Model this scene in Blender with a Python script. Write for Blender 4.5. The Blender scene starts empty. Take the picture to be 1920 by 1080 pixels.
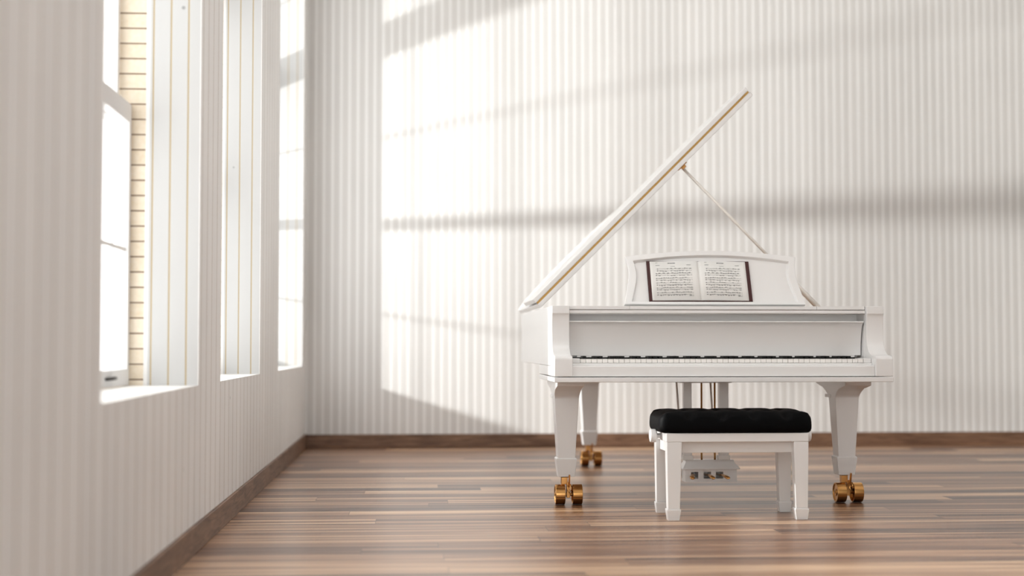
import bpy, bmesh, math, random
from mathutils import Vector, Matrix
random.seed(7)
S = bpy.context.scene
C = S.collection
PI = math.pi

# ------------------------------------------------------------------ helpers
def nt(name):
    m = bpy.data.materials.new(name); m.use_nodes = True
    t = m.node_tree; t.nodes.clear()
    out = t.nodes.new('ShaderNodeOutputMaterial')
    b = t.nodes.new('ShaderNodeBsdfPrincipled')
    t.links.new(b.outputs[0], out.inputs[0])
    return m, t, b, out

def simple(name, col, rough=.5, metal=0, coat=0, noise=0, nscale=30, bump=0):
    m, t, b, out = nt(name)
    b.inputs['Roughness'].default_value = rough
    b.inputs['Metallic'].default_value = metal
    b.inputs['Coat Weight'].default_value = coat
    b.inputs['Coat Roughness'].default_value = .08
    tc = t.nodes.new('ShaderNodeTexCoord')
    n = t.nodes.new('ShaderNodeTexNoise'); n.inputs['Scale'].default_value = nscale
    n.inputs['Detail'].default_value = 4
    t.links.new(tc.outputs['Object'], n.inputs['Vector'])
    mx = t.nodes.new('ShaderNodeMix'); mx.data_type = 'RGBA'
    mx.inputs[6].default_value = (col[0]*(1-noise), col[1]*(1-noise), col[2]*(1-noise), 1)
    mx.inputs[7].default_value = (col[0], col[1], col[2], 1)
    t.links.new(n.outputs[0], mx.inputs[0]); t.links.new(mx.outputs[2], b.inputs['Base Color'])
    if bump:
        bp = t.nodes.new('ShaderNodeBump'); bp.inputs['Strength'].default_value = bump
        bp.inputs['Distance'].default_value = .002
        t.links.new(n.outputs[0], bp.inputs['Height']); t.links.new(bp.outputs[0], b.inputs['Normal'])
    return m

def math_node(t, op, a=None, b=None, c=None):
    n = t.nodes.new('ShaderNodeMath'); n.operation = op
    for i, v in enumerate((a, b, c)):
        if v is None: continue
        if isinstance(v, (int, float)): n.inputs[i].default_value = v
        else: t.links.new(v, n.inputs[i])
    return n.outputs[0]

def boards(name, axis, period, phase, gap, col, gapcol, rough=.55, var=.06, blotch=.08, soft=.002, knots=True):
    """painted vertical boards: seams every `period` along world axis"""
    m, t, b, out = nt(name)
    tc = t.nodes.new('ShaderNodeTexCoord')
    sp = t.nodes.new('ShaderNodeSeparateXYZ'); t.links.new(tc.outputs['Object'], sp.inputs[0])
    a = sp.outputs[axis]
    u = math_node(t, 'DIVIDE', math_node(t, 'SUBTRACT', a, phase), period)
    fr = math_node(t, 'FRACT', u)
    dist = math_node(t, 'MULTIPLY', math_node(t, 'MINIMUM', fr, math_node(t, 'SUBTRACT', 1.0, fr)), period)
    mr = t.nodes.new('ShaderNodeMapRange'); mr.interpolation_type = 'SMOOTHSTEP'
    t.links.new(dist, mr.inputs[0]); mr.inputs[1].default_value = gap/2; mr.inputs[2].default_value = gap/2+soft
    # per board value
    wn = t.nodes.new('ShaderNodeTexWhiteNoise'); wn.noise_dimensions = '1D'
    t.links.new(math_node(t, 'FLOOR', u), wn.inputs['W'])
    # vertical grain
    mp = t.nodes.new('ShaderNodeMapping'); mp.inputs['Scale'].default_value = (14, 14, .8)
    t.links.new(tc.outputs['Object'], mp.inputs[0])
    n = t.nodes.new('ShaderNodeTexNoise'); n.inputs['Scale'].default_value = 1.6; n.inputs['Detail'].default_value = 6
    t.links.new(mp.outputs[0], n.inputs['Vector'])
    n2 = t.nodes.new('ShaderNodeTexNoise'); n2.inputs['Scale'].default_value = 1.7; n2.inputs['Detail'].default_value = 5
    t.links.new(tc.outputs['Object'], n2.inputs['Vector'])
    v = math_node(t, 'SUBTRACT', 1.0, math_node(t, 'MULTIPLY', wn.outputs[0], var))
    v = math_node(t, 'SUBTRACT', v, math_node(t, 'MULTIPLY', math_node(t, 'SUBTRACT', n.outputs[0], .3), blotch))
    v = math_node(t, 'SUBTRACT', v, math_node(t, 'MULTIPLY', math_node(t, 'SUBTRACT', n2.outputs[0], .4), blotch*1.6))
    if knots:
        vo = t.nodes.new('ShaderNodeTexVoronoi'); vo.inputs['Scale'].default_value = 4.0
        t.links.new(tc.outputs['Object'], vo.inputs['Vector'])
        kr = t.nodes.new('ShaderNodeMapRange'); t.links.new(vo.outputs['Distance'], kr.inputs[0])
        kr.inputs[1].default_value = .018; kr.inputs[2].default_value = .035
        kr.inputs[3].default_value = .55; kr.inputs[4].default_value = 1.0
        v = math_node(t, 'MULTIPLY', v, kr.outputs[0])
    cc = t.nodes.new('ShaderNodeMix'); cc.data_type = 'RGBA'; cc.blend_type = 'MULTIPLY'; cc.inputs[0].default_value = 1
    cc.inputs[6].default_value = (*col, 1)
    cb = t.nodes.new('ShaderNodeCombineColor')
    for i in range(3): t.links.new(v, cb.inputs[i])
    t.links.new(cb.outputs[0], cc.inputs[7])
    mx = t.nodes.new('ShaderNodeMix'); mx.data_type = 'RGBA'
    mx.inputs[6].default_value = (*gapcol, 1); t.links.new(cc.outputs[2], mx.inputs[7])
    t.links.new(mr.outputs[0], mx.inputs[0]); t.links.new(mx.outputs[2], b.inputs['Base Color'])
    bp = t.nodes.new('ShaderNodeBump'); bp.inputs['Strength'].default_value = .35; bp.inputs['Distance'].default_value = .002
    t.links.new(mr.outputs[0], bp.inputs['Height']); t.links.new(bp.outputs[0], b.inputs['Normal'])
    b.inputs['Roughness'].default_value = rough
    return m

class BM:
    def __init__(self): self.b = bmesh.new()
    def box(self, x0, x1, y0, y1, z0, z1, M=None):
        vs = [self.b.verts.new((x, y, z)) for z in (z0, z1) for (x, y) in ((x0, y0), (x1, y0), (x1, y1), (x0, y1))]
        if M: 
            for v in vs: v.co = M @ v.co
        for f in ((3,2,1,0),(4,5,6,7),(0,1,5,4),(1,2,6,5),(2,3,7,6),(3,0,4,7)): self.b.faces.new([vs[i] for i in f])
        return self
    def rings(self, rings, cap=True, smooth=False):
        R = [[self.b.verts.new(p) for p in r] for r in rings]
        n = len(R[0])
        for a, c in zip(R, R[1:]):
            for i in range(n):
                f = self.b.faces.new((a[i], a[(i+1) % n], c[(i+1) % n], c[i])); f.smooth = smooth
        if cap: self.b.faces.new(R[0][::-1]); self.b.faces.new(R[-1])
        return self
    def prism(self, pts, axis, a, c):
        """polygon pts extruded along axis between a and c"""
        def P(p, w):
            if axis == 0: return (w, p[0], p[1])
            if axis == 1: return (p[0], w, p[1])
            return (p[0], p[1], w)
        return self.rings([[P(p, a) for p in pts], [P(p, c) for p in pts]])
    def tube(self, p0, p1, r0, r1=None, n=16, smooth=True):
        p0, p1 = Vector(p0), Vector(p1); r1 = r0 if r1 is None else r1
        d = (p1-p0).normalized(); a = d.orthogonal().normalized(); c = d.cross(a)
        rr = [[p+(a*math.cos(2*PI*i/n)+c*math.sin(2*PI*i/n))*r for i in range(n)] for p, r in ((p0, r0), (p1, r1))]
        return self.rings(rr, smooth=smooth)
    def path(self, pts, r, n=10):
        pts = [Vector(p) for p in pts]; rr = []
        up = Vector((0, 0, 1))
        for i, p in enumerate(pts):
            d = (pts[min(i+1, len(pts)-1)]-pts[max(i-1, 0)]).normalized()
            a = d.cross(Vector((0.31, .2, .93))).normalized(); c = d.cross(a)
            ri = r[i] if isinstance(r, (list, tuple)) else r
            rr.append([p+(a*math.cos(2*PI*k/n)+c*math.sin(2*PI*k/n))*ri for k in range(n)])
        return self.rings(rr, smooth=True)
    def lathe(self, prof, axis_pt, axis='x', n=36, smooth=True):
        """prof: list of (t, r) along axis"""
        rr = []
        for t_, r in prof:
            ring = []
            for i in range(n):
                a = 2*PI*i/n; q, s = r*math.cos(a), r*math.sin(a)
                if axis == 'x': ring.append((axis_pt[0]+t_, axis_pt[1]+q, axis_pt[2]+s))
                elif axis == 'z': ring.append((axis_pt[0]+q, axis_pt[1]+s, axis_pt[2]+t_))
                else: ring.append((axis_pt[0]+s, axis_pt[1]+t_, axis_pt[2]+q))
            rr.append(ring)
        return self.rings(rr, smooth=smooth)

def origin(p):
    v = Vector((0, 0, 0))
    while p is not None: v += p.location; p = p.parent
    return v

def obj(name, B, mat, parent=None, bevel=0, segs=2, loc=None, smooth_angle=True):
    bm = B.b; bmesh.ops.recalc_face_normals(bm, faces=bm.faces)
    me = bpy.data.meshes.new(name)
    o = bpy.data.objects.new(name, me)
    base = origin(parent)
    if loc is not None: o.location = Vector(loc)-base
    off = base+o.location
    bmesh.ops.translate(bm, verts=bm.verts, vec=-off)
    bm.to_mesh(me); bm.free()
    me.materials.append(mat); C.objects.link(o)
    o.parent = parent
    if bevel:
        md = o.modifiers.new('bevel', 'BEVEL'); md.width = bevel; md.segments = segs
        md.limit_method = 'ANGLE'; md.angle_limit = math.radians(35); md.harden_normals = False
        for p in me.polygons: p.use_smooth = True
        wn = o.modifiers.new('wn', 'WEIGHTED_NORMAL'); wn.keep_sharp = True
    return o

def thing(name, loc, label, cat, group=None, parent=None):
    o = bpy.data.objects.new(name, None); C.objects.link(o)
    o.empty_display_size = .1
    o.location = loc
    if label: o['label'] = label
    if cat: o['category'] = cat
    if group: o['group'] = group
    return o
def struct(o): o['kind'] = 'structure'; return o

def spline(pts, n=10, closed=False):
    P = [Vector(p) for p in pts]; out = []
    N = len(P)
    for i in range(N-1):
        p0 = P[max(i-1, 0)]; p1 = P[i]; p2 = P[i+1]; p3 = P[min(i+2, N-1)]
        for k in range(n):
            t = k/n
            out.append(.5*((2*p1)+(-p0+p2)*t+(2*p0-5*p1+4*p2-p3)*t*t+(-p0+3*p1-3*p2+p3)*t**3))
    out.append(P[-1]); return out

# ------------------------------------------------------------------ materials
WHITE = simple('white_lacquer', (.80, .792, .782), .30, coat=.18, noise=.02, nscale=3)
WHITEM = simple('white_satin_paint', (.84, .83, .81), .45, noise=.03, nscale=6)
GOLD = simple('polished_brass', (.68, .37, .13), .2, metal=1, noise=.12, nscale=20)
GOLD2 = simple('aged_brass', (.64, .34, .12), .32, metal=1, noise=.15, nscale=25)
IVORY = simple('ivory_key', (.86, .84, .81), .25, coat=.3, noise=.02)
EBONY = simple('ebony_key', (.004, .004, .0045), .45, noise=.1)
EBONY.node_tree.nodes['Principled BSDF'].inputs['Specular IOR Level'].default_value = .15
LEATHER = simple('black_leather', (.0025, .0025, .003), .55, noise=.3, nscale=180, bump=.08)
LEATHER.node_tree.nodes['Principled BSDF'].inputs['Specular IOR Level'].default_value = .05
DARK = simple('matte_black', (.006, .006, .006), .9, noise=.2)
PAPER = simple('paper', (.84, .83, .80), .8, noise=.03, nscale=15)
INK = simple('ink', (.05, .048, .05), .8, noise=.1)
COVER = simple('maroon_cover', (.052, .007, .006), .55, noise=.2, nscale=40)
SOUND = simple('spruce_board', (.62, .40, .20), .45, noise=.2, nscale=8)
STRING = simple('steel_string', (.6, .6, .6), .3, metal=1)
LATCH = simple('dark_latch', (.09, .085, .08), .4, metal=.6, noise=.2)
FRAMEP = simple('window_paint', (.80, .79, .78), .5, noise=.03, nscale=5)
PLASTER = simple('plaster', (.86, .85, .835), .8, noise=.04, nscale=3)

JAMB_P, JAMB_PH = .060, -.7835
WALLB = boards('painted_boards_back', 0, .0580, -.75+.0145, .010, (.73, .715, .695), (.87, .865, .855), var=.04, blotch=.09, soft=.007, knots=False)
WALLL = boards('painted_boards_left', 1, .128, 5.55, .004, (.90, .888, .87), (.34, .27, .18), var=.04, blotch=.12, soft=.002)
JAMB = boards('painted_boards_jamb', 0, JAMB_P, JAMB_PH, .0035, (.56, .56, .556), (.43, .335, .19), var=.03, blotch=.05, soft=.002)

def floor_mat():
    m, t, b, out = nt('walnut_plank_floor')
    tc = t.nodes.new('ShaderNodeTexCoord')
    sp = t.nodes.new('ShaderNodeSeparateXYZ'); t.links.new(tc.outputs['Object'], sp.inputs[0])
    W, L = .14, 2.3
    row = math_node(t, 'DIVIDE', math_node(t, 'SUBTRACT', sp.outputs[1], .06), W)
    rf = math_node(t, 'FLOOR', row); rr = math_node(t, 'FRACT', row)
    wn = t.nodes.new('ShaderNodeTexWhiteNoise'); wn.noise_dimensions = '1D'; t.links.new(rf, wn.inputs['W'])
    col = math_node(t, 'ADD', math_node(t, 'DIVIDE', sp.outputs[0], L), math_node(t, 'MULTIPLY', wn.outputs[0], 7.3))
    cf = math_node(t, 'FLOOR', col); cr = math_node(t, 'FRACT', col)
    cmb = t.nodes.new('ShaderNodeCombineXYZ'); t.links.new(rf, cmb.inputs[0]); t.links.new(cf, cmb.inputs[1])
    w2 = t.nodes.new('ShaderNodeTexWhiteNoise'); w2.noise_dimensions = '2D'; t.links.new(cmb.outputs[0], w2.inputs['Vector'])
    # grain, shifted per plank
    off = t.nodes.new('ShaderNodeVectorMath'); off.operation = 'SCALE'; off.inputs[3].default_value = 13.0
    t.links.new(w2.outputs['Color'], off.inputs[0])
    ad = t.nodes.new('ShaderNodeVectorMath'); ad.operation = 'ADD'
    t.links.new(tc.outputs['Object'], ad.inputs[0]); t.links.new(off.outputs[0], ad.inputs[1])
    mp = t.nodes.new('ShaderNodeMapping'); mp.inputs['Scale'].default_value = (.45, 17, 1)
    t.links.new(ad.outputs[0], mp.inputs[0])
    n1 = t.nodes.new('ShaderNodeTexNoise'); n1.inputs['Scale'].default_value = 1.15; n1.inputs['Detail'].default_value = 5
    n1.inputs['Roughness'].default_value = .55; n1.inputs['Distortion'].default_value = .5
    t.links.new(mp.outputs[0], n1.inputs['Vector'])
    mp2 = t.nodes.new('ShaderNodeMapping'); mp2.inputs['Scale'].default_value = (2.2, 110, 1)
    t.links.new(ad.outputs[0], mp2.inputs[0])
    n2 = t.nodes.new('ShaderNodeTexNoise'); n2.inputs['Scale'].default_value = 1.4; n2.inputs['Detail'].default_value = 4
    t.links.new(mp2.outputs[0], n2.inputs['Vector'])
    v = math_node(t, 'MULTIPLY', math_node(t, 'SUBTRACT', n1.outputs[0], .5), 2.0)
    v = math_node(t, 'ADD', v, math_node(t, 'MULTIPLY', math_node(t, 'SUBTRACT', w2.outputs[0], .5), .62))
    v = math_node(t, 'ADD', v, math_node(t, 'MULTIPLY', math_node(t, 'SUBTRACT', n2.outputs[0], .5), .38))
    v = math_node(t, 'ADD', v, .52)
    cr_ = t.nodes.new('ShaderNodeValToRGB'); e = cr_.color_ramp.elements
    e[0].position = .05; e[0].color = FLOOR_COLS[0]
    e[1].position = .95; e[1].color = FLOOR_COLS[3]
    x = e.new(.36); x.color = FLOOR_COLS[1]
    x = e.new(.62); x.color = FLOOR_COLS[2]
    t.links.new(v, cr_.inputs[0])
    # seams
    d1 = math_node(t, 'MULTIPLY', math_node(t, 'MINIMUM', rr, math_node(t, 'SUBTRACT', 1.0, rr)), W)
    d2 = math_node(t, 'MULTIPLY', math_node(t, 'MINIMUM', cr, math_node(t, 'SUBTRACT', 1.0, cr)), L)
    mr = t.nodes.new('ShaderNodeMapRange'); t.links.new(math_node(t, 'MINIMUM', d1, d2), mr.inputs[0])
    mr.inputs[1].default_value = .0006; mr.inputs[2].default_value = .0022; mr.inputs[3].default_value = .45
    mx = t.nodes.new('ShaderNodeMix'); mx.data_type = 'RGBA'; mx.blend_type = 'MULTIPLY'; mx.inputs[0].default_value = 1
    cb = t.nodes.new('ShaderNodeCombineColor')
    for i in range(3): t.links.new(mr.outputs[0], cb.inputs[i])
    t.links.new(cr_.outputs[0], mx.inputs[6]); t.links.new(cb.outputs[0], mx.inputs[7])
    t.links.new(mx.outputs[2], b.inputs['Base Color'])
    rg = t.nodes.new('ShaderNodeMapRange'); t.links.new(n2.outputs[0], rg.inputs[0])
    rg.inputs[3].default_value = .24; rg.inputs[4].default_value = .42
    t.links.new(rg.outputs[0], b.inputs['Roughness'])
    b.inputs['Coat Weight'].default_value = .22; b.inputs['Coat Roughness'].default_value = .28
    bp = t.nodes.new('ShaderNodeBump'); bp.inputs['Strength'].default_value = .25; bp.inputs['Distance'].default_value = .0015
    t.links.new(math_node(t, 'ADD', mr.outputs[0], math_node(t, 'MULTIPLY', n2.outputs[0], .35)), bp.inputs['Height'])
    t.links.new(bp.outputs[0], b.inputs['Normal'])
    return m
FLOOR_COLS = [(.042, .018, .010, 1), (.15, .070, .038, 1), (.36, .195, .108, 1), (.66, .44, .27, 1)]
FLOOR = floor_mat()

def wood_trim():
    m, t, b, out = nt('walnut_baseboard')
    tc = t.nodes.new('ShaderNodeTexCoord')
    mp = t.nodes.new('ShaderNodeMapping'); mp.inputs['Scale'].default_value = (3, 3, 30); t.links.new(tc.outputs['Object'], mp.inputs[0])
    n = t.nodes.new('ShaderNodeTexNoise'); n.inputs['Scale'].default_value = 1.5; n.inputs['Detail'].default_value = 6; n.inputs['Distortion'].default_value = 1.2
    t.links.new(mp.outputs[0], n.inputs['Vector'])
    r = t.nodes.new('ShaderNodeValToRGB'); r.color_ramp.elements[0].position = .3; r.color_ramp.elements[1].position = .7
    r.color_ramp.elements[0].color = (.095, .045, .026, 1); r.color_ramp.elements[1].color = (.26, .145, .085, 1)
    t.links.new(n.outputs[0], r.inputs[0]); t.links.new(r.outputs[0], b.inputs['Base Color'])
    b.inputs['Roughness'].default_value = .5
    return m
TRIM = wood_trim()

def brick_mat():
    m, t, b, out = nt('pale_brick')
    tc = t.nodes.new('ShaderNodeTexCoord'); sp = t.nodes.new('ShaderNodeSeparateXYZ'); t.links.new(tc.outputs['Object'], sp.inputs[0])
    cmb = t.nodes.new('ShaderNodeCombineXYZ')
    t.links.new(math_node(t, 'ADD', math_node(t, 'ADD', sp.outputs[0], sp.outputs[1]), .1), cmb.inputs[0]); t.links.new(sp.outputs[2], cmb.inputs[1])
    br = t.nodes.new('ShaderNodeTexBrick'); br.inputs['Scale'].default_value = 1
    br.inputs['Brick Width'].default_value = .4; br.inputs['Row Height'].default_value = .053
    br.inputs['Mortar Size'].default_value = .0028; br.inputs['Mortar Smooth'].default_value = .2
    br.inputs['Color1'].default_value = (.80, .71, .58, 1); br.inputs['Color2'].default_value = (.74, .64, .50, 1)
    br.inputs['Mortar'].default_value = (.22, .15, .10, 1)
    t.links.new(cmb.outputs[0], br.inputs['Vector'])
    n = t.nodes.new('ShaderNodeTexNoise'); n.inputs['Scale'].default_value = 60; n.inputs['Detail'].default_value = 5
    t.links.new(tc.outputs['Object'], n.inputs['Vector'])
    mx = t.nodes.new('ShaderNodeMix'); mx.data_type = 'RGBA'; mx.blend_type = 'OVERLAY'; mx.inputs[0].default_value = .25
    t.links.new(br.outputs[0], mx.inputs[6]); t.links.new(n.outputs[0], mx.inputs[7]); t.links.new(mx.outputs[2], b.inputs['Base Color'])
    bp = t.nodes.new('ShaderNodeBump'); bp.inputs['Strength'].default_value = .5; bp.inputs['Distance'].default_value = .004
    t.links.new(math_node(t, 'SUBTRACT', 1.0, br.outputs[1]), bp.inputs['Height']); t.links.new(bp.outputs[0], b.inputs['Normal'])
    b.inputs['Roughness'].default_value = .9
    return m
BRICK = brick_mat()

def glass_mat():
    m = bpy.data.materials.new('window_glass'); m.use_nodes = True
    t = m.node_tree; t.nodes.clear()
    out = t.nodes.new('ShaderNodeOutputMaterial'); mix = t.nodes.new('ShaderNodeMixShader')
    tr = t.nodes.new('ShaderNodeBsdfTransparent'); tr.inputs[0].default_value = (.97, .98, .98, 1)
    gl = t.nodes.new('ShaderNodeBsdfGlossy'); gl.inputs['Roughness'].default_value = .02
    lw = t.nodes.new('ShaderNodeLayerWeight')
    fr = math_node(t, 'MULTIPLY_ADD', math_node(t, 'POWER', lw.outputs['Facing'], 6.0), .5, .03)
    t.links.new(fr, mix.inputs[0]); t.links.new(tr.outputs[0], mix.inputs[1]); t.links.new(gl.outputs[0], mix.inputs[2])
    t.links.new(mix.outputs[0], out.inputs[0])
    return m
GLASS = glass_mat()

# ------------------------------------------------------------------ room
XL, YB, XR, YF, ZC = -.74, 9.87, 4.46, -1.5, 3.75
SILL, WTOP = .56, 3.30
WINS = [(3.452, 4.984), (5.545, 6.952), (7.89, 9.582), (-.95, .58)]  # last window is out of view, added for ambient daylight
SKY_FILL = (.0, 1.7, 3.4, 4.7)  # unseen ceiling opening, added to let in top light
XI = -.915      # inner boards end, then white trim, then brick to XO
XO = -1.02

struct(obj('floor', BM().box(XO, XR+.2, YF, YB+.2, -.08, 0), FLOOR))
struct(obj('ceiling', BM().box(XO, XR+.2, YF, SKY_FILL[2], ZC, ZC+.15).box(XO, XR+.2, SKY_FILL[3], YB+.2, ZC, ZC+.15)
            .box(XO, SKY_FILL[0], SKY_FILL[2], SKY_FILL[3], ZC, ZC+.15).box(SKY_FILL[1], XR+.2, SKY_FILL[2], SKY_FILL[3], ZC, ZC+.15), PLASTER))
struct(obj('wall_back', BM().box(XI, XR+.2, YB, YB+.2, 0, ZC), WALLB))
struct(obj('wall_front', BM().box(XL, XR, YF-.15, YF, 0, .1).box(XL, XR, YF-.15, YF, 2.3, ZC)
            .box(1.3, XR, YF-.15, YF, .1, 2.3).box(XL, -.6, YF-.15, YF, .1, 2.3), PLASTER))  # opening behind the camera is added for frontal fill light
struct(obj('wall_right', BM().box(XR, XR+.2, YF, 4.2, 0, ZC).box(XR, XR+.2, 5.6, YB, 0, ZC).box(XR, XR+.2, 4.2, 5.6, 0, .8).box(XR, XR+.2, 4.2, 5.6, 2.7, ZC), simple('taupe_paint', (.20, .185, .17), .8, noise=.05, nscale=4)))  # unseen: opening added to brighten left wall, dark tone chosen to hold bounce down

def pierced(x0, x1, grow=0):
    B = BM()
    B.box(x0, x1, YF, YB, 0, SILL-grow)
    B.box(x0, x1, YF, YB, WTOP+grow, ZC)
    edges = [YF]+[v for w in sorted(WINS) for v in (w[0]-grow, w[1]+grow)]+[YB]
    for a, c in zip(edges[::2], edges[1::2]): B.box(x0, x1, a, c, SILL-grow, WTOP+grow)
    return B
struct(obj('wall_left', pierced(-.743, XL), WALLL))
# board lining of the window openings (jamb boards run up the wall depth)
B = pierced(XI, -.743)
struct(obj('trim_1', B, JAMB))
struct(obj('wall_left_exterior', pierced(XO, -.928), BRICK))
B = pierced(-.928, XI)
struct(obj('trim_2', B, FRAMEP))
for i, (a, c) in enumerate(WINS):
    o = obj('trim_%d' % (i+3), BM().box(-.972, XL-.0005, a+.001, c-.001, SILL+.0002, SILL+.003), WHITEM)
    struct(o)
struct(obj('baseboard_left', BM().box(XL, XL+.013, YF, YB-.001, 0, .095), TRIM, bevel=.003))
struct(obj('baseboard_back', BM().box(XL+.013, XR, YB-.013, YB, 0, .09), TRIM, bevel=.003))

# windows: double hung sashes, transom, top light
def window(i, a, c):
    w = thing('window_%d' % i, (-1.0, (a+c)/2, SILL), None, None); struct(w)
    a0, c0 = a+.001, c-.001
    fx0, fx1 = -1.06, -.955
    nv = 8
    def sash(name, x, z0, z1, zt, rb, rt, st=.032, mz=None, d=.036):
        B = BM()
        B.box(x-d/2, x+d/2, a0, a0+st, z0, z1).box(x-d/2, x+d/2, c0-st, c0, z0, z1)
        B.box(x-d/2, x+d/2, a0+st, c0-st, z0, z0+rb).box(x-d/2, x+d/2, a0+st, c0-st, z1-rt, z1)
        s = obj(name, B, FRAMEP, w, bevel=.002, loc=(x, (a+c)/2, z0))
        M = BM()
        if mz: M.box(x-.006, x+.006, a0+st, c0-st, mz-.006, mz+.006)
        for k in range(1, nv):
            y = a0+st+(c0-a0-2*st)*k/nv
            M.box(x-.005, x+.005, y-.0045, y+.0045, z0+rb, z1-rt)
        obj('glazing_bar', M, FRAMEP, s)
        obj('glass_pane', BM().box(x-.002, x+.002, a0+st, c0-st, z0+rb, z1-rt), GLASS, s)
        return s
    s = sash('lower_sash', -.994, SILL+.004, 1.534, 0, .056, .065, mz=1.03)
    # sash lift on bottom rail
    yl = c-.33
    obj('sash_lift', BM().path([(-.976, yl-.05, .592), (-.962, yl-.045, .594), (-.958, yl, .596), (-.962, yl+.045, .594), (-.976, yl+.05, .592)], .0055), LATCH, s)
    sash('upper_sash', -1.037, 1.47, 2.42, 0, .055, .04, mz=1.955)
    obj('transom', BM().box(fx0, -.965, a0, c0, 2.40, 2.53), FRAMEP, w, bevel=.003)
    sash('top_light', -1.0, 2.53, WTOP-.001, 0, .04, .04, mz=2.93)
for i, (a, c) in enumerate(WINS): window(i+1, a, c)

# ------------------------------------------------------------------ grand piano
PX0, PX1 = .586, 2.021; PCX = (PX0+PX1)/2
piano = thing('grand_piano', (PCX, 7.2, 0), 'white lacquered grand piano with raised lid, brass double-wheel casters and music desk', 'piano')
def P(name, B, m, parent=None, **k): return obj(name, B, m, parent or piano, **k)
ZT = .869
out = [(PX0, 6.04), (PX0, 6.6), (PX0, 7.2)] + [tuple(v) for v in spline([(PX0, 7.65), (.62, 8.02), (.75, 8.33), (.98, 8.50), (1.18, 8.50), (1.34, 8.34), (1.43, 8.05), (1.54, 7.72), (1.73, 7.43), (1.92, 7.2), (2.005, 7.0), (PX1, 6.82)], 6)] + [(PX1, 6.6), (PX1, 6.04)]
out = [(p[0], p[1]) for p in out]
def offset(pts, d):
    r = []
    for i, p in enumerate(pts):
        q = Vector(pts[max(i-1, 0)]); s = Vector(pts[min(i+1, len(pts)-1)])
        t_ = (s-q).normalized(); nrm = Vector((t_.y, -t_.x))
        r.append((p[0]+nrm.x*d, p[1]+nrm.y*d))
    return r
inn = offset(out, .035)
B = BM()
n = len(out); V = {}
for k, (poly, z) in enumerate(((out, .613), (out, ZT), (inn, ZT), (inn, .613))): V[k] = [B.b.verts.new((x, y, z)) for x, y in poly]
for a, c in ((0, 1), (1, 2), (2, 3), (3, 0)):
    for i in range(n-1):
        f = B.b.faces.new((V[a][i], V[a][i+1], V[c][i+1], V[c][i]))
        f.smooth = True
for i in (0, n-1): B.b.faces.new((V[0][i], V[1][i], V[2][i], V[3][i]))
P('rim', B, WHITE, bevel=.003)
# lower side skirts of the key section
P('side_panel', BM().box(PX0, PX0+.05, 6.03, 6.62, .571, .6125), WHITE, bevel=.002)
P('side_panel', BM().box(PX1-.05, PX1, 6.03, 6.62, .571, .6125), WHITE, bevel=.002)
soundin = offset(out, .036)
P('soundboard', BM().prism([p for p in soundin if p[1] > 6.15]+[], 2, .70, .715), SOUND)
P('bottom_board', BM().prism([p for p in soundin if p[1] > 6.15], 2, .62, .64), WHITEM)
B = BM()
plate = [p for p in offset(out, .075) if p[1] > 6.35]
B.prism(plate, 2, .765, .785); P('iron_plate', B, GOLD2, bevel=.003)
B = BM()
for k in range(60):
    x = PX0+.13+k*.0185
    yend = 8.2
    for i in range(len(out)-1):
        (xa, ya), (xb, yb) = out[i], out[i+1]
        if i > 16 and min(xa, xb) <= x <= max(xa, xb) and xa != xb: yend = ya+(yb-ya)*(x-xa)/(xb-xa)-.16
    yend = min(yend, 8.25)
    B.tube((x, 6.55, .80), (x, yend, .80), .0008, n=4)
o = P('strings', B, STRING); o['kind'] = 'stuff'
# pin block / front cross board inside
P('pin_block', BM().box(PX0+.036, PX1-.036, 6.36, 6.52, .715, .80), GOLD2, bevel=.004)
# key bed
P('key_bed', BM().box(PX0-.001, PX1+.001, 5.884, 6.61, .547, .5678), WHITE, bevel=.0025)
# arms
prof = [(5.886, .571), (5.886, .640)]+[(5.886+.018*(1-math.cos(a)), .640+.018*math.sin(a)) for a in (PI/6, PI/3, PI/2)]
prof += [tuple(v) for v in spline([(5.93, .6585), (5.958, .664), (5.988, .682), (6.006, .715), (6.010, .76), (6.008, .80), (6.004, .826), (5.998, .838)], 4)]
prof += [(5.998, ZT), (6.0395, ZT), (6.0395, .571)]
for x0, x1 in ((PX0, PX0+.0745), (PX1-.0745, PX1)):
    P('arm', BM().prism(prof, 0, x0, x1), WHITE, bevel=.0025)
for x0, x1 in ((PX0+.036, PX0+.0745), (PX1-.0745, PX1-.036)):
    P('cheek', BM().box(x0, x1, 6.04, 6.35, .6135, ZT), WHITE, bevel=.002)
XI0, XI1 = PX0+.0755, PX1-.0755
# key slip
prof = [(5.902, .571), (5.902, .610), (5.905, .615), (5.910, .6175), (5.935, .6175), (5.935, .571)]
P('key_slip', BM().prism(prof, 0, XI0, XI1), WHITE, bevel=.0008)
P('key_frame', BM().box(XI0, XI1, 5.9355, 6.20, .5695, .626), WHITEM, bevel=.001)
K0, K1 = .700, 1.9125
P('key_block', BM().box(XI0, K0-.001, 5.945, 6.095, .6265, .646), WHITE, bevel=.0015)
P('key_block', BM().box(K1+.001, XI1, 5.945, 6.095, .6265, .646), WHITE, bevel=.0015)
kw = (K1-K0)/52
key0 = None
for k in range(52):
    x = K0+k*kw
    if key0 is None:
        key0 = P('white_key', BM().box(x+.0006, x+kw-.0006, 5.948, 6.09, .627, .6435), IVORY, bevel=.0008, loc=(x, 5.948, .627))
    else:
        o = key0.copy(); C.objects.link(o); o.parent = piano; o.location.x += k*kw
bk0 = None
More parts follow.
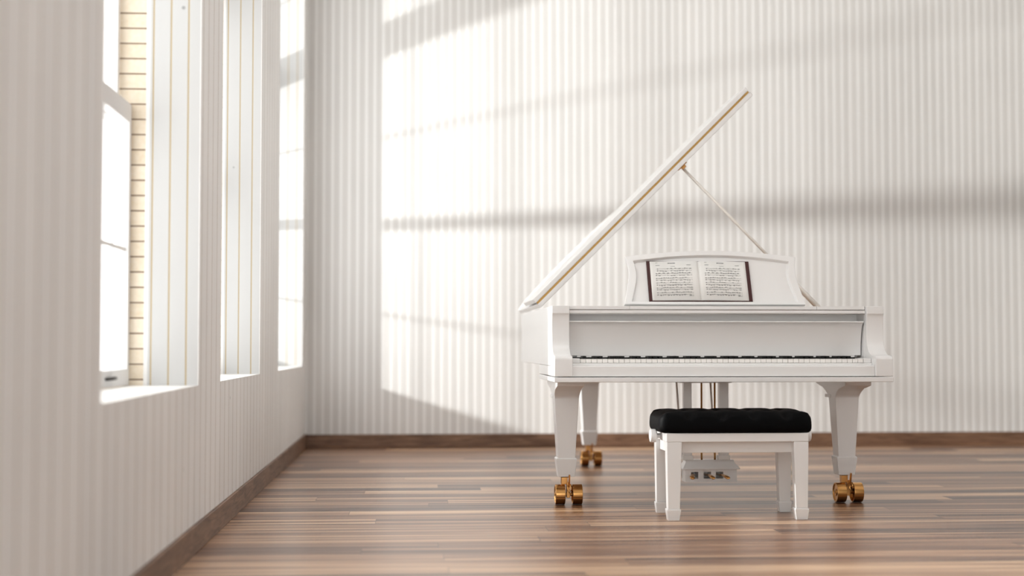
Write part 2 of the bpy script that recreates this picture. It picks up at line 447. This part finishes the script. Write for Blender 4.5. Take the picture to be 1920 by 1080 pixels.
# A0 first: pattern index: 0=A
pat = {0: 1, 1: 0, 2: 1, 3: 1, 4: 0, 5: 1, 6: 1}
for k in range(51):
    if pat[k % 7]:
        xc = K0+(k+1)*kw
        if bk0 is None:
            prof = [(5.992, .644), (5.998, .6555), (6.09, .6555), (6.09, .644)]
            bk0 = P('black_key', BM().prism(prof, 0, xc-.0078, xc+.0078), EBONY, bevel=.0008, loc=(xc, 5.99, .644)); bx = xc
        else:
            o = bk0.copy(); C.objects.link(o); o.parent = piano; o.location.x += xc-bx
# fallboard
prof = [tuple(v) for v in spline([(6.030, .8055), (6.030, .800), (6.040, .795), (6.052, .78), (6.066, .74), (6.074, .70), (6.076, .6575)], 5)]
prof += [(6.10, .6575), (6.10, .8055)]
P('fallboard', BM().prism(prof, 0, XI0+.001, XI1-.004), WHITE, bevel=.0006)
P('key_strip', BM().box(K0, K1, 6.066, 6.0755, .6437, .6495), DARK)  # thin black strip behind the white keys, under the slip
P('fallboard_slip', BM().box(K0, K1, 6.069, 6.0755, .6497, .6572), WHITE)
P('inner_panel', BM().box(XI0+.001, XI1-.012, 6.101, 6.13, .65, .8365), WHITE)
P('front_rail', BM().box(XI0+.001, XI1-.001, 6.018, 6.11, .8375, .8510), WHITE, bevel=.0015)
for a, c in ((XI0+.001, .9215), (.9225, 1.7335), (1.7345, XI1-.001)):
    P('desk_shelf', BM().box(a, c, 6.024, 6.30 if a > .9 and c < 1.8 else 6.34, .8542, ZT), WHITE, bevel=.0012)

# music desk (tilted back)
ang = math.atan2(.10, .225)
DM = Matrix.Translation((0, 6.10, ZT+.001)) @ Matrix.Rotation(-ang, 4, 'X')
def D(u, v, w): # u world x, v up the desk, w toward player
    return DM @ Vector((u, -w, v))
cx = 1.305
hb, ht, hh = .397, .379, .232
def side(s, inset=0):
    pts = []
    for v in range(13):
        t_ = v/12
        wv = .0
        # gently waved side: waist in the middle
        x = hb+(ht-hb)*t_ - .0155*math.sin(PI*t_)+.003*math.sin(2*PI*t_)
        pts.append((cx+s*(x-inset), t_*hh))
    return pts
def desk_outline(inset=0, vin=0, vb=0):
    L = side(-1, inset); R = side(1, inset)
    def clampv(p): return (p[0], vb+(p[1])*((hh-vb-vin)/hh))
    L = [clampv(p) for p in L]; R = [clampv(p) for p in R]
    top = []
    xa, xb = L[-1][0], R[-1][0]; vt = hh-vin
    for k in range(1, 24):
        t_ = k/24
        top.append((xa+(xb-xa)*t_, vt+.030*math.sin(PI*t_)**.9))
    return L+top+R[::-1]
o1 = desk_outline(); o2 = desk_outline(.033, .022, .012)
B = BM(); n = len(o1)
ring = []
for (poly, w) in ((o1, 0), (o1, .022), (o2, .022), (desk_outline(.037, .026, .015), .007)):
    ring.append([B.b.verts.new(D(p[0], p[1], w)) for p in poly])
for a, c in zip(ring, ring[1:]):
    for i in range(n):
        B.b.faces.new((a[i], a[(i+1) % n], c[(i+1) % n], c[i]))
B.b.faces.new(ring[0]); B.b.faces.new(ring[-1])
P('music_desk', B, WHITE, bevel=.0022)

# lid: tilted 45 deg about the left edge
LA = math.radians(45)
hx, hz = .592, .8765
def LM(x, y, h): # x distance from hinge, h thickness upward normal
    return Vector((hx+x*math.cos(LA)-h*math.sin(LA), y, hz+x*math.sin(LA)+h*math.cos(LA)))
lidpts = [(x-PX0, y) for x, y in offset(out, -.006) if y > 6.7]
lidpts = [(0, 6.60)]+[(max(p[0], 0), p[1]) for p in lidpts]+[(1.4275, 6.60)]
B = BM(); B.rings([[LM(x, y, 0) for x, y in lidpts], [LM(x, y, .0215) for x, y in lidpts]])
lid = P('lid', B, WHITE, bevel=.002)
flap = [(0, 6.60), (0, 7.18), (1.27, 7.18), (1.40, 7.0), (1.425, 6.85), (1.4275, 6.60)]
B = BM(); B.rings([[LM(x, y, .0315) for x, y in flap], [LM(x, y, .053) for x, y in flap]])
P('folded_lid_flap', B, WHITE, lid, bevel=.002)
B = BM(); B.rings([[LM(x, y, .0216) for x, y in ((.004, 6.602), (.004, 6.64), (1.424, 6.64), (1.424, 6.602))], [LM(x, y, .0314) for x, y in ((.004, 6.602), (.004, 6.64), (1.424, 6.64), (1.424, 6.602))]])
P('brass_hinge', B, simple('dull_brass', (.56, .34, .11), .45, metal=.6, noise=.2, nscale=40), lid)
# prop stick
top = LM(.955, 6.665, -.014); base = Vector((1.975, 6.675, .835))
P('prop_stick', BM().path([top, top.lerp(base, .72)], .0068, 10).path([top.lerp(base, .715), top.lerp(base, .74), base], [.0068, .0125, .0135], 10), simple('prop_paint', (.90, .86, .80), .4), None)
B = BM()
M = Matrix.Translation(LM(.96, 6.665, -.0005)) @ Matrix.Rotation(-LA, 4, 'Y')
B.box(-.026, .026, -.02, .02, -.006, 0, M).box(-.010, .012, -.012, .012, -.018, -.005, M)
P('prop_bracket', B, GOLD2, lid, bevel=.002)

# legs
def leg(cxl, cy, flare=True, top=.546):
    hw = [(top, .0585), (top-.012, .0585), (top-.020, .0585), (.510, .0575), (.495, .0565), (.482, .0555), (.475, .0545), (.466, .0540), (.204, .0385)]
    fy = [-.215, -.215, -.212, -.120, -.084, -.064, -.058, -.052, -.042] if flare else [-.075, -.075, -.075, -.068, -.06, -.056, -.055, -.052, -.042]
    by = [.24, .24, .236, .135, .092, .066, .064, .052, .042] if flare else [-f for f in fy]
    R = []
    for (z, w), f, b in zip(hw, fy, by):
        R.append([(cxl-w, cy+f, z), (cxl+w, cy+f, z), (cxl+w, cy+b, z), (cxl-w, cy+b, z)])
    l = P('leg', BM().rings(R), WHITE, bevel=.002, loc=(cxl, cy, 0))
    if flare: P('neck_moulding', BM().box(cxl-.0585, cxl+.0585, cy+.012, cy+.095, .466, .480), WHITE, l, bevel=.002)
    R = []
    for z, w in ((.206, .0405), (.202, .0455), (.196, .0455), (.122, .0365)):
        R.append([(cxl-w, cy-w, z), (cxl+w, cy-w, z), (cxl+w, cy+w, z), (cxl-w, cy+w, z)])
    P('foot', BM().rings(R), WHITE, l, bevel=.0015)
    # caster
    wc = Vector((cxl+.010, cy-.022, .0445))
    B = BM()
    B.lathe([(.0, .026), (.004, .026), (.006, .016), (-.0, .016)][:0] or [(.121-.004, .020), (.121, .020)], (cxl-.004, cy-.005, 0), 'z')
    B.box(wc.x-.0095, wc.x+.0065, wc.y-.016, wc.y+.020, .030, .100)
    B.box(cxl-.022, cxl+.006, wc.y-.010, wc.y+.022, .088, .120)
    B.tube((wc.x-.062, wc.y, .0445), (wc.x+.062, wc.y, .0445), .007)
    cst = P('caster', B, GOLD2, l, bevel=.002)
    # foot brake lever in front of the fork
    B = BM(); B.box(wc.x-.0035, wc.x+.0035, -.004, .004, -.02, .036, Matrix.Translation((0, wc.y-.034, .098)) @ Matrix.Rotation(.25, 4, 'X'))
    B.path([(wc.x-.006, wc.y-.036, .086), (wc.x-.008, wc.y-.043, .068), (wc.x, wc.y-.040, .054), (wc.x+.009, wc.y-.043, .068), (wc.x+.006, wc.y-.036, .092)], .0032, 8)
    B.box(wc.x-.003, wc.x+.003, wc.y-.034, wc.y-.01, .070, .078)
    # lever kept with the caster
    bm2 = B
    P('brake_lever', bm2, GOLD, l)
    r = .0440
    for s in (-1, 1):
        t0 = .0165 if s > 0 else -.0165
        t1 = t0+s*.043
        B = BM()
        pr = [(t0+s*.016, .004), (t0+s*.014, .036), (t0, .040), (t0, r-.0015), (t0+s*.0015, r), (t1-s*.0015, r), (t1, r-.0015), (t1, .038), (t1-s*.004, .036), (t1-s*.004, .016), (t1-s*.001, .015), (t1-s*.001, .010), (t1-s*.003, .008), (t1-s*.003, .001)]
        B.lathe(pr, wc, 'x', 48)
        o = P('wheel', B, GOLD, l, bevel=.0006, segs=1)
    return l
leg(.675, 6.302); leg(1.934, 6.302); leg(1.025, 8.285, flare=False, top=.6125)

# pedal lyre
LY = 6.20
lyre = P('pedal_lyre', BM().box(1.186, 1.222, LY, LY+.032, .198, .5465).box(1.345, 1.386, LY, LY+.032, .198, .5465).box(1.17, 1.40, LY-.01, LY+.06, .536, .5465), WHITE, bevel=.0015)
bx0, bx1, by0, by1, z0, z1 = 1.190, 1.420, 6.195, 6.275, .102, .157
xs = [1.2325, 1.2885, 1.343]; hw = .0165
B = BM()
B.box(bx0, bx1, by0, by1, z0, .1165).box(bx0, bx1, by0, by1, .1465, z1)
ed = [bx0]+[v for x in xs for v in (x-hw, x+hw)]+[bx1]
for a, c in zip(ed[::2], ed[1::2]): B.box(a, c, by0, by1, .1165, .1465)
B.box(bx0, bx1, by1-.008, by1, .1165, .1465)
P('pedal_box', B, WHITE, lyre)
B = BM(); B.rings([[(bx0-.012+i, by0-.012+j, z) for i, j, z in ((0, 0, .1575), (.254, 0, .1575), (.254, .104, .1575), (0, .104, .1575))],
                   [(x, y, .1625) for x, y in ((bx0-.012, by0-.012), (bx1+.012, by0-.012), (bx1+.012, by1+.012), (bx0-.012, by1+.012))],
                   [(x, y, .186) for x, y in ((bx0+.004, by0+.010), (bx1-.008, by0+.010), (bx1-.008, by1-.004), (bx0+.004, by1-.004))],
                   [(x, y, .198) for x, y in ((bx0+.004, by0+.012), (bx1-.012, by0+.012), (bx1-.012, by1-.004), (bx0+.004, by1-.004))]])
P('pedal_box_cap', B, WHITE, lyre, bevel=.001)
for x0, x1 in ((1.183, 1.225), (1.342, 1.389)):
    P('post_socket', BM().box(x0-.002, x1+.002, LY-.003, LY+.035, .1985, .218), WHITEM, lyre, bevel=.001)
for x in (1.267, 1.326):
    P('pedal_rod', BM().tube((x, LY+.012, .198), (x+.001, LY+.012, .5465), .0042), GOLD, lyre)
P('lyre_brace', BM().tube((1.186, LY+.05, .20), (1.215, 6.55, .60), .0045), WHITEM, lyre)
P('lyre_brace', BM().tube((1.335, LY+.05, .20), (1.375, 6.55, .60), .0045), WHITEM, lyre)
for x, tip in zip(xs, (-.034, .000, .010)):
    pts = [(x, 6.25, .131), (x+tip*.12, 6.19, .133), (x+tip*.5, 6.15, .136), (x+tip*.85, 6.11, .134), (x+tip, 6.07, .131), (x+tip*1.02, 6.064, .130)]
    wd = [.006, .006, .0075, .0105, .0095, .004]; th = [.004, .004, .005, .006, .006, .003]
    B = BM(); R = []
    for (px, py, pz), w, h in zip(pts, wd, th):
        R.append([(px+w*math.cos(2*PI*k/14), py, pz+h*math.sin(2*PI*k/14)) for k in range(14)])
    B.rings(R, smooth=True)
    P('pedal', B, GOLD, lyre)

# ------------------------------------------------------------------ open music book on the desk
book = thing('sheet_music_book', D(1.245, .004, .012), 'open sheet music book with maroon cover standing on the white music desk', 'book')
b0, b1, g = 1.0175, 1.472, 1.2455
bz0, bz1 = .0160, .2125
WB = .0115
def bk(name, B, m, parent=None, **k): return obj(name, B, m, parent or book, **k)
B = BM()
vs = [[D(x, v, w) for x, v in ((b0, bz0), (b1, bz0), (b1, bz1), (b0, bz1))] for w in (WB, WB+.004)]
B.rings(vs); bk('cover', B, COVER, bevel=.0005)
def pw(u, s): # page surface height over the cover, u 0 at gutter .. 1 at fore edge
    return WB+.005+.0075*math.sin(PI*min(1, u*1.15)**.55)*(1-.35*u)+.0015*(1-u)
pv0, pv1 = bz0+.004, bz1-.003
for s, edge in ((-1, b0+.0145), (1, b1-.0165)):
    for layer in ((0, 0.0),):
        B = BM(); N = 16
        topv = []; botv = []
        for k in range(N+1):
            u = k/N; x = g+(edge-g)*u
            w = pw(u, s)
            topv.append([B.b.verts.new(D(x, v, w)) for v in (pv0, pv1)])
            botv.append([B.b.verts.new(D(x, v, WB+.0041)) for v in (pv0, pv1)])
        for k in range(N):
            f = B.b.faces.new((topv[k][0], topv[k+1][0], topv[k+1][1], topv[k][1])); f.smooth = True
            B.b.faces.new((botv[k][0], botv[k][1], botv[k+1][1], botv[k+1][0]))
            B.b.faces.new((topv[k][0], botv[k][0], botv[k+1][0], topv[k+1][0]))
            B.b.faces.new((topv[k][1], topv[k+1][1], botv[k+1][1], botv[k][1]))
        for k in (0, N): B.b.faces.new((topv[k][0], topv[k][1], botv[k][1], botv[k][0]))
        page = bk('page', B, PAPER)
    # printed music (identical on both pages)
    rnd = random.Random(11)
    B = BM()
    pwid = .164
    def X(t_): return (g-.030-pwid*(1-t_)) if s < 0 else (g+.022+pwid*t_)
    def W(x): return pw(abs(x-g)/abs(edge-g), s)+.0006
    def quad(x0, x1, v0, v1, sl=0):
        n_ = max(1, int((x1-x0)/.02)); 
        for q in range(n_):
            xa = x0+(x1-x0)*q/n_; xb = x0+(x1-x0)*(q+1)/n_
            va = sl*q/n_; vb_ = sl*(q+1)/n_
            vv = [B.b.verts.new(D(x, v, W(x))) for x, v in ((xa, v0+va), (xb, v0+vb_), (xb, v1+vb_), (xa, v1+va))]
            B.b.faces.new(vv)
    def blob(x, v, r):
        vv = [B.b.verts.new(D(x+r*1.25*math.cos(a), v+r*math.sin(a)+r*.35*math.cos(a), W(x)+.0002)) for a in [2*PI*k/8 for k in range(8)]]
        B.b.faces.new(vv)
    H = pv1-pv0
    def vpos(py): return pv1-(py-487.5)/(566-487.5)*H
    # heading lines
    x = X(.36)
    for wd_ in (.010, .008, .006, .009): 
        quad(x, x+wd_*.8, vpos(492.4), vpos(491.2)); x += wd_
    quad(X(.03), X(.09), vpos(490.6), vpos(490.2)); quad(X(.03), X(.14), vpos(496), vpos(495.4)); quad(X(.86), X(.97), vpos(496), vpos(495.4)); quad(X(.43), X(.55), vpos(498.6), vpos(498.2))
    dens = [(.35, .5), (1, .55), (.8, .8), (.5, 1.1), (.6, .6), (.8, .9)]
    for sy, (ya, yb) in enumerate(((503, 506.8), (512.3, 516), (522, 525.6), (531.3, 535.2), (541.4, 544.7), (551, 555))):
        xs0 = .05 if sy == 0 else .01  # first staff is indented
        for si, yy in enumerate((ya, yb)):
            vc = vpos(yy)
            for q in range(5):
                quad(X(xs0), X(.985), vc+(q-2)*.0009-.00006, vc+(q-2)*.0009+.00006)
            for q in (xs0, .27, .5, .75, .985): quad(X(q)-.0002, X(q)+.0002, vc-.0018, vc+.0018)
            # clef
            blob(X(xs0+.03), vc, .0016); quad(X(xs0+.03)-.0003, X(xs0+.03)+.0003, vc-.0028, vc+.0028)
            t_ = xs0+.08
            d_ = dens[sy][si]
            ph = rnd.random()*6
            while t_ < .97:
                if rnd.random() < .25+.6*d_:
                    grp = rnd.choice((2, 3, 4, 4)); st = .016
                    if t_+grp*st > .98: break
                    hv = [vc+.0012*math.sin(ph+(t_+i*st)*23)+rnd.uniform(-.0008, .0008) for i in range(grp)]
                    beam = max(hv)+.0026 if si == 0 else min(hv)-.0026
                    for i, h_ in enumerate(hv):
                        xx = X(t_+i*st); blob(xx, h_, .0008)
                        quad(xx+.0009, xx+.0013, min(h_, beam), max(h_, beam))
                    quad(X(t_)+.0009, X(t_+(grp-1)*st)+.0013, beam-.0004, beam+.0003)
                    if d_ > .85: quad(X(t_)+.0009, X(t_+(grp-1)*st)+.0013, beam-.0016, beam-.0011)
                    t_ += grp*st+.012
                else:
                    xx = X(t_); blob(xx, vc+rnd.uniform(-.0014, .0014), .0008); t_ += .04
    quad(X(.86), X(.99), vpos(558), vpos(557.6))
    obj('printed_notes', B, INK, page)

# ------------------------------------------------------------------ bench
BX0, BX1, BY0, BY1 = 1.0135, 1.5925, 5.66, 5.972
bench = thing('piano_bench', ((BX0+BX1)/2, (BY0+BY1)/2, 0), 'white wooden piano bench with tufted black leather seat and round side knobs', 'bench')
def Q(name, B, m, parent=None, **k): return obj(name, B, m, parent or bench, **k)
Q('seat_frame', BM().box(BX0, BX1, BY0, BY1, .3135, .3485), WHITE, bevel=.002)
Q('apron', BM().box(BX0+.03, BX1-.03, BY0+.035, BY0+.055, .268, .3133), WHITE, bevel=.0015)
Q('apron', BM().box(BX0+.03, BX1-.03, BY1-.045, BY1-.025, .268, .3133), WHITE, bevel=.0015)
Q('apron', BM().box(BX0+.018, BX0+.036, BY0+.055, BY1-.045, .268, .3133), WHITE, bevel=.0015)
Q('apron', BM().box(BX1-.036, BX1-.018, BY0+.055, BY1-.045, .268, .3133), WHITE, bevel=.0015)
for sx in (-1, 1):
    for sy in (-1, 1):
        ex = (BX0+.001) if sx < 0 else (BX1-.001); ey = (BY0+.001) if sy < 0 else (BY1-.001)
        R = []
        for z, i, w in ((.3134, 0, .0600), (.268, 0.0005, .059), (.046, .0035, .0485)):
            xa, xb = (ex+i, ex+i+w) if sx < 0 else (ex-i-w, ex-i)
            w2 = w*.8
            ya, yb = (ey+i, ey+i+w2) if sy < 0 else (ey-i-w2, ey-i)
            R.append([(xa, ya, z), (xb, ya, z), (xb, yb, z), (xa, yb, z)])
        l = Q('leg', BM().rings(R), WHITE, bevel=.002, loc=((R[0][0][0]+R[0][1][0])/2, (R[0][0][1]+R[0][2][1])/2, 0))
        R = []
        for z, i, w in ((.046, .001, .0535), (.042, 0, .0555), (.038, 0, .0555), (0, .0045, .0455)):
            xa, xb = (ex+i, ex+i+w) if sx < 0 else (ex-i-w, ex-i)
            w2 = w*.84
            ya, yb = (ey+i, ey+i+w2) if sy < 0 else (ey-i-w2, ey-i)
            R.append([(xa, ya, z), (xb, ya, z), (xb, yb, z), (xa, yb, z)])
        Q('foot', BM().rings(R), WHITE, l, bevel=.001)
for s in (-1, 1):
    x0 = BX0 if s < 0 else BX1
    pr = [(0, .010), (s*.016, .010), (s*.018, .024), (s*.022, .0275), (s*.040, .0275), (s*.044, .0255), (s*.046, .018), (s*.046, .001)]
    Q('height_knob', BM().lathe(pr, (x0, 5.80, .331), 'x', 32), WHITE, bevel=.0008, segs=1)
# cushion
def cushion():
    B = BM()
    x0, x1, y0, y1 = .992, 1.612, 5.652, 5.984; z0, z1 = .349, .4345
    nx, ny = 96, 48
    hx_, hy_ = (x1-x0)/2, (y1-y0)/2; cx_, cy_ = (x0+x1)/2, (y0+y1)/2
    dips = []
    for j in range(3):
        for i in range(5 if j % 2 == 0 else 4):
            dips.append((cx_+(i-(2 if j % 2 == 0 else 1.5))*.1315+(.0 if j % 2 else 0), cy_+(j-1)*.095))
    dips += [(cx_+(i-1.5)*.1315, cy_+sy*.152) for i in range(4) for sy in (-1, 1)]
    top = []
    for j in range(ny+1):
        r_ = []
        for i in range(nx+1):
            u = -1+2*i/nx; v = -1+2*j/ny
            # squash the grid toward a superellipse outline
            e = 9
            k = (abs(u)**e+abs(v)**e)**(1/e); m_ = max(abs(u), abs(v)) or 1
            k2 = m_/k if k else 1
            uu, vv = u*k2, v*k2
            x = cx_+uu*hx_; y = cy_+vv*hy_
            d = min((1-abs(uu))*hx_, (1-abs(vv))*hy_) if m_ < 1 else 0
            edge = m_
            dd = max(0, min(1, d/.055))
            z = z1+.0065-.026*(1-dd)**2.2
            for (ax, ay) in dips:
                q = math.hypot(x-ax, y-ay); z -= .0075*math.exp(-(q/.016)**2)+.0068*math.exp(-(q/.034)**2)
            z -= (.9+.1*abs(v)**2)*.0068*sum(math.exp(-((x-cx_-(i_-1.5)*.1315)/.024)**2) for i_ in range(4))
            z -= .0045*max(0, (abs(x-cx_)/hx_-.55)/.45)**2
            r_.append((x, y, z, m_))
        top.append(r_)
    TV = [[B.b.verts.new(p[:3]) for p in r_] for r_ in top]
    for j in range(ny):
        for i in range(nx): B.b.faces.new((TV[j][i], TV[j][i+1], TV[j+1][i+1], TV[j+1][i])).smooth = True
    # perimeter
    per = [(0, i) for i in range(nx)]+[(j, nx) for j in range(ny)]+[(ny, i) for i in range(nx, 0, -1)]+[(j, 0) for j in range(ny, 0, -1)]
    prev = [TV[j][i] for j, i in per]
    for dz, sc in ((-.008, 1.0035), (-.018, 1.006), (-.034, 1.008), (-.048, 1.007), (-.058, 1.0), (-.0625, .985)):
        cur = []
        for j, i in per:
            p = top[j][i]
            zz = max(z0, z1-.022+dz*(1)+ (p[2]-(z1-.022))*max(0, 1+dz/.02)) if dz > -.0625 else z0
            cur.append(B.b.verts.new((cx_+(p[0]-cx_)+ (sc-1)*.5*math.copysign(1, p[0]-cx_)*min(1, abs(p[0]-cx_)/hx_)**6, cy_+(p[1]-cy_)+(sc-1)*.5*math.copysign(1, p[1]-cy_)*min(1, abs(p[1]-cy_)/hy_)**6, zz)))
        for k in range(len(per)):
            B.b.faces.new((prev[k], prev[(k+1) % len(per)], cur[(k+1) % len(per)], cur[k])).smooth = True
        prev = cur
    B.b.faces.new(prev)
    return B, dips, z1
B, dips, z1 = cushion()
cu = Q('seat_cushion', B, LEATHER)
for (ax, ay) in dips[:14]:
    Q('button', BM().lathe([(-.004, .0065), (0, .0068), (.002, .005), (.003, .001)], (ax, ay, z1-.0135), 'z', 12), LEATHER, cu)

# ------------------------------------------------------------------ light
w = bpy.data.worlds.new('sky'); S.world = w; w.use_nodes = True
bg = w.node_tree.nodes['Background']; bg.inputs[0].default_value = (1.0, .995, .99, 1); bg.inputs[1].default_value = 3.0
ld = bpy.data.lights.new('sun_lamp', 'POINT'); ld.energy = 50; ld.shadow_soft_size = .075; ld.color = (1, .985, .965)
ld.use_nodes = True   # sunlight does not fade with distance
em = ld.node_tree.nodes['Emission']; fo = ld.node_tree.nodes.new('ShaderNodeLightFalloff'); fo.inputs[0].default_value = 1.0
ld.node_tree.links.new(fo.outputs['Constant'], em.inputs['Strength'])
lo = bpy.data.objects.new('sun_lamp', ld); C.objects.link(lo); lo.location = (-3.5, 8.08, 1.40)

# ------------------------------------------------------------------ camera
cam = bpy.data.cameras.new('camera'); co = bpy.data.objects.new('camera', cam); C.objects.link(co); S.camera = co
cam.sensor_width = 36; cam.lens = 2667/1920*36
co.location = (0, 0, .70)
co.rotation_euler = (math.radians(90+2.3189), 0, -math.radians(3.9648))
cam.dof.use_dof = True; cam.dof.focus_distance = 6.02; cam.dof.aperture_fstop = 1.2
S.view_settings.view_transform = 'Standard'; S.view_settings.look = 'None'; S.view_settings.gamma = 1
S.view_settings.use_curve_mapping = False
S.view_settings.exposure = 0.29
